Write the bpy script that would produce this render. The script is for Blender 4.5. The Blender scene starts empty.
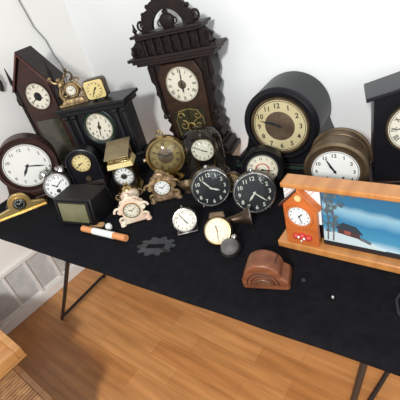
import bpy, bmesh, math, random
from mathutils import Vector, Matrix
random.seed(7)
PI = math.pi; R = math.radians
C = bpy.context.scene.collection

# ------------------------------------------------------------------ materials
def mat(name, col, rough=.5, metal=0, col2=None, scale=8, stretch=(1,1,1), bump=0, detail=4, alpha=1, trans=0, coat=0, spec=None):
    m = bpy.data.materials.new(name); m.use_nodes = True
    nt = m.node_tree; b = nt.nodes['Principled BSDF']
    b.inputs['Roughness'].default_value = rough; b.inputs['Metallic'].default_value = metal
    b.inputs['Base Color'].default_value = (*col, 1)
    if spec is not None: b.inputs['Specular IOR Level'].default_value = spec
    if trans: b.inputs['Transmission Weight'].default_value = trans; b.inputs['IOR'].default_value = 1.3
    if coat: b.inputs['Coat Weight'].default_value = coat; b.inputs['Coat Roughness'].default_value = .15
    if alpha < 1: b.inputs['Alpha'].default_value = alpha
    if col2 or bump:
        tc = nt.nodes.new('ShaderNodeTexCoord'); mp = nt.nodes.new('ShaderNodeMapping'); mp.inputs['Scale'].default_value = stretch
        n = nt.nodes.new('ShaderNodeTexNoise'); n.inputs['Scale'].default_value = scale; n.inputs['Detail'].default_value = detail
        nt.links.new(tc.outputs['Object'], mp.inputs[0]); nt.links.new(mp.outputs[0], n.inputs['Vector'])
        if col2:
            r = nt.nodes.new('ShaderNodeValToRGB'); r.color_ramp.elements[0].position = .35; r.color_ramp.elements[1].position = .65
            r.color_ramp.elements[0].color = (*col, 1); r.color_ramp.elements[1].color = (*col2, 1)
            nt.links.new(n.outputs['Fac'], r.inputs[0]); nt.links.new(r.outputs[0], b.inputs['Base Color'])
        if bump:
            bp = nt.nodes.new('ShaderNodeBump'); bp.inputs['Strength'].default_value = bump; bp.inputs['Distance'].default_value = .004
            nt.links.new(n.outputs['Fac'], bp.inputs['Height']); nt.links.new(bp.outputs[0], b.inputs['Normal'])
    return m

M = dict(
 darkwood=mat('dark_walnut', (.008,.004,.0035), .5, col2=(.017,.008,.006), scale=6, stretch=(1,1,6), bump=.2, spec=.35),
 carved=mat('carved_dark_wood', (.007,.004,.0035), .55, col2=(.016,.009,.007), scale=30, bump=.5, spec=.25),
 redwood=mat('mahogany', (.022,.008,.006), .4, col2=(.045,.014,.010), scale=5, stretch=(1,1,8), spec=.4),
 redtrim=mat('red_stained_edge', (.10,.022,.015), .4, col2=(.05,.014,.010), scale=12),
 brownwood=mat('brown_wood', (.09,.035,.018), .4, col2=(.15,.06,.028), scale=6, stretch=(6,1,1), coat=.2),
 doorwood=mat('door_wood', (.022,.010,.006), .45, col2=(.042,.019,.009), scale=7, stretch=(1,1,8), spec=.35),
 ebony=mat('black_enamel_wood', (.005,.005,.007), .38, col2=(.009,.009,.011), scale=5, spec=.3),
 blackcase=mat('black_case', (.004,.004,.005), .4, spec=.35),
 gloss=mat('charcoal_metal', (.018,.018,.022), .35, metal=.3),
 greenstripe=mat('dark_green_marbling', (.012,.03,.018), .3, col2=(.03,.06,.04), scale=20),
 cream=mat('cream_paper_dial', (.72,.68,.54), .6, col2=(.64,.58,.42), scale=10),
 ivory=mat('ivory_dial', (.76,.72,.60), .5, col2=(.68,.63,.50), scale=7),
 aged=mat('aged_yellow_dial', (.60,.52,.30), .6, col2=(.50,.41,.22), scale=8),
 yellow=mat('yellow_dial', (.72,.60,.28), .5, col2=(.62,.48,.18), scale=8),
 white=mat('white_enamel', (.78,.78,.75), .35),
 whitish=mat('white_paper_dial', (.74,.74,.70), .5, col2=(.68,.68,.64), scale=6),
 blackdial=mat('black_dial', (.014,.015,.018), .35),
 browndisc=mat('bronze_disc', (.10,.065,.04), .45, metal=.4, col2=(.17,.12,.075), scale=25),
 golddial=mat('gold_dial', (.50,.38,.16), .35, metal=.6, col2=(.30,.22,.09), scale=22),
 ink=mat('black_ink', (.012,.012,.014), .6), lume=mat('pale_lume', (.62,.64,.56), .6),
 greyink=mat('grey_ink', (.12,.12,.12), .6), redink=mat('red_ink', (.5,.04,.03), .5),
 brass=mat('polished_brass', (.60,.45,.20), .22, metal=1, col2=(.36,.25,.10), scale=22),
 oldbrass=mat('aged_brass', (.15,.10,.055), .45, metal=.6, col2=(.08,.055,.03), scale=18, bump=.2),
 bronze=mat('bronze', (.12,.08,.05), .38, metal=.8, col2=(.05,.032,.022), scale=20),
 gilt=mat('gilt_cast_metal', (.50,.36,.16), .42, metal=.7, col2=(.16,.10,.06), scale=45, bump=.5),
 pinkgilt=mat('rose_gilt', (.60,.42,.26), .35, metal=.5, col2=(.22,.13,.07), scale=45, bump=.5),
 porcelain=mat('cream_porcelain', (.78,.70,.55), .25, col2=(.70,.48,.36), scale=22, coat=.5),
 chrome=mat('chrome', (.60,.59,.57), .2, metal=1, col2=(.38,.37,.35), scale=30), nickel=mat('worn_nickel', (.30,.28,.26), .32, metal=.9, col2=(.13,.12,.11), scale=25),
 orange=mat('orange_stained_wood', (.58,.16,.035), .35, col2=(.46,.11,.025), scale=5, stretch=(1,1,6), coat=.3),
 honey=mat('honey_wood', (.55,.24,.07), .35, col2=(.44,.17,.045), scale=5, stretch=(8,1,1), coat=.3),
 miniwood=mat('reddish_carved_wood', (.12,.035,.016), .4, col2=(.22,.075,.03), scale=9, stretch=(1,3,8), bump=.2),
 groove=mat('dark_groove', (.05,.016,.010), .6),
 crate=mat('oak_furniture', (.55,.27,.09), .4, col2=(.40,.18,.055), scale=5, stretch=(8,1,1), bump=.1),
 cratedark=mat('oak_side', (.20,.09,.035), .5, col2=(.14,.06,.022), scale=6, stretch=(6,1,1)),
 cane=mat('woven_cane', (.36,.19,.08), .6, col2=(.22,.10,.04), scale=30),
 cloth=mat('black_tablecloth', (.0045,.0045,.006), .95, col2=(.007,.007,.009), scale=40, bump=.15, spec=.12),
 steel=mat('brown_powder_coated_steel', (.03,.024,.021), .45, metal=.3),
 tan=mat('tan_wood', (.5,.3,.13), .5, col2=(.4,.22,.09), scale=8),
 cord=mat('grey_cord', (.20,.20,.20), .6), darkcord=mat('black_cord', (.02,.02,.02), .5),
 olive=mat('olive_screen', (.17,.16,.075), .3, col2=(.12,.115,.055), scale=10, coat=.3),
 label=mat('orange_label', (.62,.26,.10), .5), plaque=mat('grey_iron', (.045,.048,.055), .5, metal=.3, col2=(.028,.03,.036), scale=30, bump=.3),
 glassgreen=mat('dark_tablet_glass', (.02,.025,.018), .15, col2=(.05,.04,.02), scale=30, coat=.6),
 satinbrass=mat('satin_brass', (.66,.48,.19), .3, metal=.7, col2=(.46,.31,.11), scale=16),
 dullbrass=mat('dull_olive_brass', (.30,.24,.13), .35, metal=.5, col2=(.20,.15,.08), scale=14),
 goldleaf=mat('gold_leaf', (.55,.40,.14), .35, metal=.7),
)
def glass_mat():
    m = bpy.data.materials.new('clear_glass'); m.use_nodes = True; nt = m.node_tree
    for n in list(nt.nodes): nt.nodes.remove(n)
    o = nt.nodes.new('ShaderNodeOutputMaterial'); t = nt.nodes.new('ShaderNodeBsdfTransparent'); g = nt.nodes.new('ShaderNodeBsdfGlossy')
    t.inputs[0].default_value = (.93,.95,.94,1); g.inputs['Roughness'].default_value = .06
    lw = nt.nodes.new('ShaderNodeLayerWeight'); lw.inputs[0].default_value = .35; mx = nt.nodes.new('ShaderNodeMixShader')
    mul = nt.nodes.new('ShaderNodeMath'); mul.operation = 'MULTIPLY'; mul.inputs[1].default_value = .65
    nt.links.new(lw.outputs['Fresnel'], mul.inputs[0]); nt.links.new(mul.outputs[0], mx.inputs[0])
    nt.links.new(t.outputs[0], mx.inputs[1]); nt.links.new(g.outputs[0], mx.inputs[2]); nt.links.new(mx.outputs[0], o.inputs[0])
    return m
M['glass'] = glass_mat()

def floor_mat():
    m = mat('honey_laminate_planks', (.4,.2,.1), .33); nt = m.node_tree; b = nt.nodes['Principled BSDF']
    tc = nt.nodes.new('ShaderNodeTexCoord'); mp = nt.nodes.new('ShaderNodeMapping'); mp.inputs['Rotation'].default_value = (0,0,R(-2))
    br = nt.nodes.new('ShaderNodeTexBrick'); br.inputs['Scale'].default_value = 1; br.inputs['Brick Width'].default_value = .50; br.inputs['Row Height'].default_value = .095
    br.inputs['Mortar Size'].default_value = .0012; br.inputs['Mortar Smooth'].default_value = .3; br.offset = .37; br.inputs['Bias'].default_value = 0
    br.inputs['Color1'].default_value = (.50,.22,.072,1); br.inputs['Color2'].default_value = (.62,.31,.115,1); br.inputs['Mortar'].default_value = (.42,.18,.06,1)
    nt.links.new(tc.outputs['Object'], mp.inputs[0]); nt.links.new(mp.outputs[0], br.inputs['Vector'])
    mp2 = nt.nodes.new('ShaderNodeMapping'); mp2.inputs['Scale'].default_value = (1.2,14,1)
    n = nt.nodes.new('ShaderNodeTexNoise'); n.inputs['Scale'].default_value = 2.2; n.inputs['Detail'].default_value = 6
    nt.links.new(tc.outputs['Object'], mp2.inputs[0]); nt.links.new(mp2.outputs[0], n.inputs['Vector'])
    r = nt.nodes.new('ShaderNodeValToRGB'); r.color_ramp.elements[0].position = .3; r.color_ramp.elements[1].position = .7
    r.color_ramp.elements[0].color = (.72,.66,.6,1); r.color_ramp.elements[1].color = (1.1,1.08,1.05,1)
    nt.links.new(n.outputs['Fac'], r.inputs[0])
    mx = nt.nodes.new('ShaderNodeMix'); mx.data_type = 'RGBA'; mx.blend_type = 'MULTIPLY'; mx.inputs[0].default_value = 1
    nt.links.new(br.outputs['Color'], mx.inputs[6]); nt.links.new(r.outputs[0], mx.inputs[7]); nt.links.new(mx.outputs[2], b.inputs['Base Color'])
    return m
M['floor'] = floor_mat()
M['wall'] = mat('white_plaster', (.87,.885,.88), .8, col2=(.85,.865,.86), scale=3, bump=.05)
M['warmwall'] = mat('warm_white_plaster', (.86,.845,.81), .8, col2=(.83,.81,.77), scale=3, bump=.05)
M['panel'] = mat('grey_white_panel', (.60,.61,.60), .7, col2=(.50,.51,.50), scale=14)
M['trim'] = mat('white_trim', (.80,.79,.76), .5)

# ------------------------------------------------------------------ mesh helpers
class MB:
    def __init__(s, T=None): s.bm = bmesh.new(); s.T = T or Matrix.Identity(4)
    def _add(s, vs, fs):
        bv = [s.bm.verts.new(s.T @ Vector(v)) for v in vs]
        for f in fs:
            try: s.bm.faces.new([bv[i] for i in f])
            except ValueError: pass
        return s
    def box(s, x0,x1,y0,y1,z0,z1, tx=0, ty=0):
        v = [(x,y,z) for z in (z0,z1) for x,y in ((x0,y0),(x1,y0),(x1,y1),(x0,y1))]
        if tx or ty:
            v = v[:4] + [(x0+tx,y0+ty,z1),(x1-tx,y0+ty,z1),(x1-tx,y1-ty,z1),(x0+tx,y1-ty,z1)]
        return s._add(v, [(3,2,1,0),(4,5,6,7),(0,1,5,4),(1,2,6,5),(2,3,7,6),(3,0,4,7)])
    def prism(s, pts, y0, y1):                 # outline in XZ, extruded along Y
        n = len(pts)
        return s._add([(x,y0,z) for x,z in pts] + [(x,y1,z) for x,z in pts],
            [tuple(range(n)), tuple(range(2*n-1,n-1,-1))] + [((i+1)%n, i, n+i, n+(i+1)%n) for i in range(n)])
    def slab(s, pts, z0, z1):                  # outline in XY, extruded along Z
        n = len(pts)
        return s._add([(x,y,z0) for x,y in pts] + [(x,y,z1) for x,y in pts],
            [tuple(range(n-1,-1,-1)), tuple(range(n,2*n))] + [(i,(i+1)%n, n+(i+1)%n, n+i) for i in range(n)])
    def lathe(s, prof, c=(0,0,0), axis='Z', seg=32, sx=1, sy=1):
        vs, fs = [], []
        n = len(prof)
        for k in range(seg):
            a = 2*PI*k/seg; ca, sa = math.cos(a)*sx, math.sin(a)*sy
            for r, h in prof:
                p = (r*ca, r*sa, h) if axis == 'Z' else ((r*ca, h, r*sa) if axis == 'Y' else (h, r*ca, r*sa))
                vs.append((p[0]+c[0], p[1]+c[1], p[2]+c[2]))
        for k in range(seg):
            k2 = (k+1) % seg
            for i in range(n-1): fs.append((k*n+i, k2*n+i, k2*n+i+1, k*n+i+1))
        s._add(vs, fs); bmesh.ops.remove_doubles(s.bm, verts=s.bm.verts, dist=1e-6)
        return s
    def ball(s, c, r, sz=1, seg=16):
        return s.lathe([(r*math.sin(PI*i/10), -r*sz*math.cos(PI*i/10)) for i in range(11)], c, 'Z', seg)
    def tube(s, pts, r, seg=8, closed=False):
        pts = [Vector(p) for p in pts]; n = len(pts); rr = r if isinstance(r, (list,tuple)) else [r]*n
        vs, fs = [], []
        up = None
        for i, p in enumerate(pts):
            a = pts[(i-1) % n] if (closed or i) else p; b = pts[(i+1) % n] if (closed or i < n-1) else p
            t = (b-a).normalized()
            if up is None: up = t.orthogonal().normalized()
            up = (up - t*up.dot(t)); up = up.normalized() if up.length > 1e-6 else t.orthogonal().normalized()
            w = t.cross(up)
            for k in range(seg):
                an = 2*PI*k/seg; vs.append(p + (up*math.cos(an) + w*math.sin(an))*rr[i])
        for i in range(n if closed else n-1):
            j = (i+1) % n
            for k in range(seg): fs.append((i*seg+k, i*seg+(k+1)%seg, j*seg+(k+1)%seg, j*seg+k))
        if not closed: fs += [tuple(range(seg-1,-1,-1)), tuple(range((n-1)*seg, n*seg))]
        return s._add(vs, fs)
    def torus(s, c, Rr, r, seg=40, axis='Y', ts=8, flat=1):
        prof = [(Rr + r*math.cos(2*PI*i/ts), r*flat*math.sin(2*PI*i/ts)) for i in range(ts+1)]
        return s.lathe(prof, c, axis, seg)
    def scroll(s, cx, cz, r, a0, turns, w, y, d, sgn=1):   # spiral of a flat bar in XZ
        pts = []
        n = int(14*abs(turns))
        for i in range(n+1):
            t = i/n; a = a0 + sgn*turns*2*PI*t; q = r*(1-.8*t); pts.append((cx+q*math.cos(a), y+d/2, cz+q*math.sin(a)))
        return s.tube(pts, [w*(1-.4*i/n) for i in range(n+1)], 6)
    def build(s, name, m, parent=None, bev=0, smooth=35, seg=2):
        bmesh.ops.recalc_face_normals(s.bm, faces=s.bm.faces)
        me = bpy.data.meshes.new(name); s.bm.to_mesh(me); s.bm.free()
        me.materials.append(M[m] if isinstance(m, str) else m)
        for p in me.polygons: p.use_smooth = True
        me.set_sharp_from_angle(angle=R(smooth))
        o = bpy.data.objects.new(name, me); C.objects.link(o)
        if parent: o.parent = parent
        if bev:
            b = o.modifiers.new('bevel', 'BEVEL'); b.width = bev; b.segments = seg; b.limit_method = 'ANGLE'; b.angle_limit = R(40)
        return o

TZ = .742
def thing(name, label, cat, loc, rz=0, group=None):
    o = bpy.data.objects.new(name, None); C.objects.link(o); o.empty_display_size = .05
    o.location = (loc[0], loc[1], loc[2] if len(loc) > 2 else TZ); o.rotation_euler = (0,0,R(rz))
    o['label'] = label; o['category'] = cat
    if group: o['group'] = group
    return o
def tag(o, label, cat, group=None, loc=None, rz=0):
    o['label'] = label; o['category'] = cat
    if group: o['group'] = group
    if loc: o.location = (loc[0], loc[1], loc[2] if len(loc) > 2 else TZ); o.rotation_euler = (0,0,R(rz))
    return o
def struct(o): o['kind'] = 'structure'; return o

# ------------------------------------------------------------------ numerals
_txt = {}
def glyph(s):
    if s not in _txt:
        cu = bpy.data.curves.new('t', 'FONT'); cu.body = s; cu.size = 1; cu.align_x = 'CENTER'; cu.align_y = 'CENTER'; cu.offset = .02; cu.resolution_u = 2
        ob = bpy.data.objects.new('t', cu); C.objects.link(ob)
        dg = bpy.context.evaluated_depsgraph_get(); dg.update()
        me = bpy.data.meshes.new_from_object(ob.evaluated_get(dg))
        vs = [v.co.copy() for v in me.vertices]; fs = [tuple(p.vertices) for p in me.polygons]
        if vs:
            cx = (min(v.x for v in vs)+max(v.x for v in vs))/2; cy = (min(v.y for v in vs)+max(v.y for v in vs))/2
            vs = [Vector((v.x-cx, v.y-cy, 0)) for v in vs]
        bpy.data.objects.remove(ob); bpy.data.curves.remove(cu); bpy.data.meshes.remove(me)
        _txt[s] = (vs, fs)
    return _txt[s]
ROM = ['XII','I','II','III','IIII','V','VI','VII','VIII','IX','X','XI']
ARA = ['12'] + [str(i) for i in range(1,12)]
def write(mb, s, cx, cz, y, size, rot=0, sx=1):
    vs, fs = glyph(s); c, sn = math.cos(rot), math.sin(rot)
    pts = []
    for v in vs:
        x, z = v.x*size*sx, v.y*size
        pts.append((cx + x*c - z*sn, y, cz + x*sn + z*c))
    mb._add(pts, [tuple(f) for f in fs])

def dial(parent, c, r, T=None, face='cream', style='rom', col='ink', time=(10,10), hands='ink', bezel='brass', bw=.12, centre=None, glass=False, holes=False, size=.3, ring=True, sub=False, handw=1):
    """clock face in the local XZ plane at c, looking along -Y"""
    T = (T or Matrix.Identity(4)) @ Matrix.Translation(c)
    d = MB(T).lathe([(0,-.0015),(r,-.0015),(r,.002)], axis='Y', seg=40).build('dial', face, parent)
    n = MB(T)
    for i in range(12):
        a = PI/2 - i*PI/6; q = r*.78; x, z = q*math.cos(a), q*math.sin(a)
        if style == 'rom': write(n, ROM[i], x, z, -.0024, r*size, a-PI/2, .62)
        elif style == 'ara': write(n, ARA[i], x, z, -.0024, r*size)
        elif style == 'tick':
            t = Matrix.Rotation(-(a-PI/2), 4, 'Y'); nn = MB(T @ t); w = r*.035
            nn.box(-w,w,-.0026,-.0022,r*.68,r*.92); n._add([v.co for v in []], [])
            k = [T.inverted() @ v.co for v in nn.bm.verts]; idx = {v: j for j, v in enumerate(nn.bm.verts)}
            n._add(k, [tuple(idx[v] for v in f.verts) for f in nn.bm.faces]); nn.bm.free()
        elif style == 'dot': n.lathe([(0,-.003),(r*.085,-.003),(r*.085,-.002)], (x,0,z), 'Y', 10)
    if ring: n.lathe([(r*.935,-.0024),(r*.955,-.0024)], axis='Y', seg=40)
    n.build('numerals', col, d)
    if centre: MB(T).lathe([(0,-.003),(r*centre[0]*.9,-.003),(r*centre[0],-.0018)], axis='Y', seg=32).build('dial_centre', centre[1], d)
    if holes:
        for sx in (-1,1): MB(T).lathe([(0,-.0035),(r*.05,-.0035),(r*.05,-.002)], (sx*r*.33,0,-r*.3), 'Y', 10).build('winding_hole', 'ink', d)
    if sub:
        MB(T).lathe([(0,-.003),(r*.17,-.003),(r*.17,-.002)], (0,0,-r*.42), 'Y', 16).torus((0,-.003,-r*.42), r*.17, .0006, 16).build('alarm_dial', col, d)
    hh, mm = time
    for nm, a, L, w in (('hour_hand', (hh%12+mm/60)*30, .52, .055), ('minute_hand', mm*6, .80, .038)):
        t = Matrix.Rotation(R(a), 4, 'Y'); w *= handw
        MB(T @ t)._add([(-w*r*.5,-.0045,-r*.1),(w*r*.5,-.0045,-r*.1),(w*r,-.0045,r*L*.6),(0,-.0045,r*L),(-w*r,-.0045,r*L*.6)], [(0,1,2,3,4)]).build(nm, hands, d)
    MB(T).lathe([(0,-.006),(r*.06,-.006),(r*.06,-.0015)], axis='Y', seg=12).build('hand_boss', hands, d)
    if bezel:
        w = r*bw; MB(T).lathe([(r*.985,-.001),(r+w*.3,-w*.75),(r+w*.8,-w*.7),(r+w,-w*.1),(r+w,.004),(r*.99,.004),(r*.985,-.001)], axis='Y', seg=44).build('bezel', bezel, parent)
    if glass:
        g = MB(T).lathe([(0,-r*bw*.8-.007),(r*.5,-r*bw*.75-.005),(r*1.0,-r*bw*.6)], axis='Y', seg=32).build('glass', 'glass', parent)
    return d
def tilt(deg, c=(0,0,0)): return Matrix.Translation(c) @ Matrix.Rotation(R(-deg), 4, 'X')
def arc(cx, cz, r, a0, a1, n=24, rz=None):
    rz = rz or r
    return [(cx+r*math.cos(R(a0+(a1-a0)*i/n)), cz+rz*math.sin(R(a0+(a1-a0)*i/n))) for i in range(n+1)]

# ------------------------------------------------------------------ the room
struct(MB().box(-2.3,1.6,-1.6,1.6,-.05,0).build('floor', 'floor'))
struct(MB().box(-2.25,1.6,1.46,1.56,0,2.5).build('wall_back', 'wall'))
struct(MB().box(-2.25,-2.15,-1.6,1.46,0,2.5).build('wall_left', 'warmwall'))
struct(MB().box(-2.15,-2.146,-1.5,1.46,.09,.33).build('trim_1', 'panel'))
struct(MB().box(-2.15,-2.128,-1.5,1.46,0,.07).build('baseboard_left', 'trim', bev=.004))
struct(MB().box(-2.15,-2.132,-1.5,1.46,.33,.355).build('trim_2', 'trim', bev=.003))
k = 3
for i in range(-10, 7):
    y = .335 + i*.145
    if y < 1.4: struct(MB().box(-2.15,-2.136,y-.009,y+.009,.07,.33).build('trim_%d' % k, 'trim')); k += 1
struct(MB().box(-2.128,1.6,1.445,1.46,0,.07).build('baseboard_back', 'trim', bev=.004))

# ------------------------------------------------------------------ the table under its black cloth
TR = 5.0
tb = thing('folding_table', 'long folding table with dark steel legs under the black cloth', 'table', (-.95,.45,0), TR)
TX0, TX1, TD = -1.12, 1.32, .86
MB().box(TX0,TX1,.02,TD-.02,.70,.732).build('tabletop', 'tan', tb, bev=.01)
def leg(x0, y0, x1, y1): return MB().tube([(x0,y0,.70),((x0*.5+x1*.5),(y0+y1)/2,.35),(x1,y1,0.008)], .0095, 10)
leg(-.36,.03,-.925,.055).build('leg', 'steel', tb); leg(-.36,.45,-.925,.42).build('leg', 'steel', tb)
leg(.79,.06,.69,.06).build('leg', 'steel', tb); leg(.88,.60,.83,.60).build('leg', 'tan', tb)
MB().tube([(-.925,.055,.02),(-.925,.42,.02)], .009).build('leg_crossbar', 'steel', tb)
MB().tube([(.69,.06,.02),(.83,.60,.02)], .009).build('leg_crossbar', 'steel', tb)

def cloth():
    mb = MB(Matrix.Identity(4)); nx, ny = 110, 44
    x0, x1 = TX0-.01, TX1+.01; vs = []; fs = []
    def skirt(u): return .016+.001*math.sin(u*9)+.001*math.sin(u*23+1)
    rows = []
    ys = [0.0 + (TD)*j/ny for j in range(ny+1)]
    for j in range(-3, ny+1):
        row = []
        for i in range(nx+1):
            x = x0 + (x1-x0)*i/nx
            if j < 0:
                k = -j; y = -.006 - .001*math.sin(x*14)*(k/3); z = .736 - skirt(x)*(k/3)
            else:
                y = ys[j]; z = .7385 + .0009*math.sin(x*11+y*7)*math.sin(y*17+x*3)
                if j == 0: z -= .002
            row.append((x,y,z))
        rows.append(row)
    for row in rows: vs += row
    w = nx+1
    for j in range(len(rows)-1):
        for i in range(nx): fs.append((j*w+i, j*w+i+1, (j+1)*w+i+1, (j+1)*w+i))
    mb._add(vs, fs); o = mb.build('tablecloth', 'cloth', smooth=180)
    s = o.modifiers.new('thick', 'SOLIDIFY'); s.thickness = .003; s.offset = 1
    return o
cl = cloth(); cl.location = (-.95,.45,0); cl.rotation_euler = (0,0,R(TR))
tag(cl, 'plain black cloth covering the whole long clock table', 'tablecloth')

# ------------------------------------------------------------------ back row clocks
# tall carved kitchen clock
def tall_clock():
    t = thing('kitchen_clock', 'tallest dark carved wooden clock with pierced crown and two shelves against the wall', 'clock', (-1.235,1.325), 15)
    MB().box(-.19,.19,-.085,.075,0,.025).box(-.175,.175,-.075,.07,.025,.06,.008,.004).box(-.15,.15,-.06,.065,.06,.075).build('base', 'darkwood', t, bev=.003)
    # shaped body with scalloped sides
    L = [(-.125,.075),(-.15,.09),(-.135,.12),(-.155,.14),(-.13,.17),(-.145,.195),(-.125,.22),(-.15,.25),(-.14,.30),(-.165,.335),(-.150,.37),(-.17,.40),(-.17,.47),(-.155,.50)]
    MB().prism([(-x,z) for x,z in L] + [(x,z) for x,z in reversed(L)], -.03,.065).build('case_body', 'darkwood', t, bev=.003)
    # door
    D = [(-.105,.09),(.105,.09),(.115,.30),(.115,.42),(.09,.475),(-.09,.475),(-.115,.42),(-.115,.30)]
    MB().prism(D, -.048,-.028).build('door', 'doorwood', t, bev=.004)
    MB().prism([(-.08,.105),(.08,.105),(.088,.235),(.03,.262),(-.03,.262),(-.088,.235)], -.052,-.046).build('door_glass', 'glassgreen', t)
    g = MB()
    for sx in (-1,1):
        g.scroll(sx*.04,.17,.028, PI/2, 1.2, .003, -.056, .004, sx); g.scroll(sx*.045,.22,.02, 0, 1, .0025, -.056, .004, -sx)
        g.tube([(sx*.07,-.054,.115),(sx*.075,-.054,.2),(sx*.05,-.054,.245),(0,-.054,.255)], .002, 6)
    g.torus((0,-.054,.16), .022, .003, 24).build('gilt_pattern', 'goldleaf', t)
    MB().tube([(0,-.055,.27),(0,-.055,.165)], .0018, 6).lathe([(0,-.006),(.016,-.003),(.018,0),(0,.001)], (0,-.053,.155), 'Y', 20).build('pendulum', 'brass', t)
    dial(t, (0.005,-.05,.375), .083, face='ivory', time=(6,1), bezel='oldbrass', bw=.07, centre=(.26,'browndisc'), holes=True)
    # corner columns on the case
    for sx in (-1,1):
        MB().lathe([(0,0),(.014,0),(.014,.015),(.008,.025),(.012,.06),(.007,.1),(.012,.14),(.008,.2),(.013,.24),(.014,.26),(0,.26)], (sx*.14,-.035,.21), 'Z', 14).build('column', 'carved', t)
    # lower shelf (cornice)
    MB().box(-.215,.215,-.075,.045,.50,.514).box(-.232,.232,-.085,.05,.514,.528).box(-.20,.20,-.065,.045,.486,.50).build('lower_shelf', 'darkwood', t, bev=.002)
    # frieze with turned spindles between shelves
    f = MB().box(-.15,.15,-.04,.03,.528,.60)
    for i in range(7):
        x = -.135+.045*i; f.lathe([(0,0),(.008,0),(.005,.015),(.010,.036),(.005,.057),(.008,.072),(0,.072)], (x,-.05,.528), 'Z', 10)
    f.build('frieze', 'carved', t)
    for sx in (-1,1):
        b = MB()
        P = [(.15,.528),(.20,.528),(.212,.545),(.195,.556),(.21,.572),(.19,.585),(.175,.60),(.15,.605)]
        b.prism([(sx*x,z) for x,z in P], -.045,-.025); b.scroll(sx*.185,.562,.022, 0, 1.3, .005, -.05, .01, sx)
        b.build('side_bracket', 'carved', t)
        MB().lathe([(0,0),(.012,0),(.007,.008),(.012,.02),(.006,.032),(.004,.045),(0,.052)], (sx*.20,-.06,.528), 'Z', 12).build('finial', 'darkwood', t)
    MB().box(-.165,.165,-.07,.03,.60,.612).box(-.182,.182,-.08,.035,.612,.624).build('upper_shelf', 'darkwood', t, bev=.002)
    # crown: pierced arch with scalloped rim
    rim = MB(); outer = []; inner = []
    n = 44
    for i in range(n+1):
        a = PI*i/n; rr = .112*(1+.10*abs(math.sin(a*5.5))) ; outer.append((rr*1.12*math.cos(a), .624+rr*1.02*math.sin(a)))
        inner.append((.078*math.cos(a), .628+.072*math.sin(a)))
    for i in range(n):
        a,b,c_,d = outer[i],outer[i+1],inner[i+1],inner[i]; rim.prism([a,b,c_,d], -.035,-.012)
    bmesh.ops.remove_doubles(rim.bm, verts=rim.bm.verts, dist=1e-5)
    for i in range(1,10):
        a = PI*i/10; rim.ball((.128*1.08*math.cos(a), -.024, .624+.122*math.sin(a)), .010, 1, 8)
    for sx in (-1,1):
        rim.scroll(sx*.135,.655,.024, -PI/2, 1.3, .006, -.03, .012, sx)
    rim.build('crown_arch', 'carved', t)
    cr = MB().lathe([(0,0),(.02,0),(.028,.02),(.03,.04),(.018,.055),(.010,.06),(.012,.07),(0,.078)], (0,-.024,.624), 'Z', 16, 1.3, .5)
    cr.scroll(-.035,.645,.02,0,1.1,.004,-.03,.01,1); cr.scroll(.035,.645,.02,PI,1.1,.004,-.03,.01,-1); cr.build('carved_shell', 'carved', t)
    tf = MB().lathe([(0,0),(.022,0),(.012,.010),(.026,.024),(.010,.036),(.004,.048),(0,.052)], (0,-.024,.738), 'Z', 14, 1, .6)
    for sx in (-1,1): tf.scroll(sx*.03,.748,.018, 0 if sx>0 else PI, 1, .005, -.03,.01, sx)
    tf.build('top_finial', 'carved', t)
    for sx in (-1,1):
        MB().lathe([(0,0),(.010,0),(.006,.008),(.012,.018),(.006,.03),(.003,.045),(0,.05)], (sx*.155,-.06,.624), 'Z', 12).build('finial', 'darkwood', t)
tall_clock()

# black tambour clock
def tambour(name, label, loc, rz, r, zc, wing, depth, wood, dial_kw, dr, base_h=.03, stripe=None):
    t = thing(name, label, 'clock', loc, rz)
    b = base_h
    pts = [(-wing,b),(wing,b),(wing,b+.018)] 
    def flank(s):
        q = []
        for i in range(9):
            u = i/8; x = wing - (wing-r*.93)*u; z = b+.018 + (zc-.25*r-b-.018)*(u**2.6); q.append((s*x,z))
        return q
    pts += flank(1)[1:]
    pts += arc(0, zc, r, -12, 192, 36) + list(reversed(flank(-1)))[:-1] + [(-wing,b+.018)]
    MB().prism(pts, -depth/2, depth/2).build('case', wood, t, bev=.004)
    MB().lathe([(dr*1.12,-depth/2-.001),(dr*1.15,-depth/2-.012),(dr*1.28,-depth/2-.014),(r*.97,-depth/2-.006),(r*.99,-depth/2+.004),(dr*1.12,-depth/2+.004),(dr*1.12,-depth/2-.001)], (0,0,zc), 'Y', 48).build('front_moulding', wood, t)
    MB().box(-wing-.012,wing+.012,-depth/2-.012,depth/2+.01,0,b).build('base', wood, t, bev=.004)
    if stripe: MB().box(-wing-.008,wing+.008,-depth/2-.0145,-depth/2-.0118,b*.35,b*.7).build('base_stripe', stripe, t)
    dial(t, (0,-depth/2-.004,zc), dr, **dial_kw)
    return t
tambour('mantel_clock', 'large black round-topped mantel clock with cream chapter ring and brown centre', (-.722,1.335), 8, .158, .205, .222, .195, 'ebony',
        dict(face='aged', style='ara', time=(9,48), centre=(.56,'browndisc'), bezel='oldbrass', bw=.10, size=.26), .112, .034, 'greenstripe')

# large brown tambour clock far left
tambour('mantel_clock', 'reddish brown round-topped clock with big white dial at left edge of table', (-1.865,.70), 57, .142, .200, .185, .10, 'redwood',
        dict(face='whitish', style='ara', col='greyink', time=(7,18), bezel='bronze', bw=.05, size=.2), .113, .03)

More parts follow.
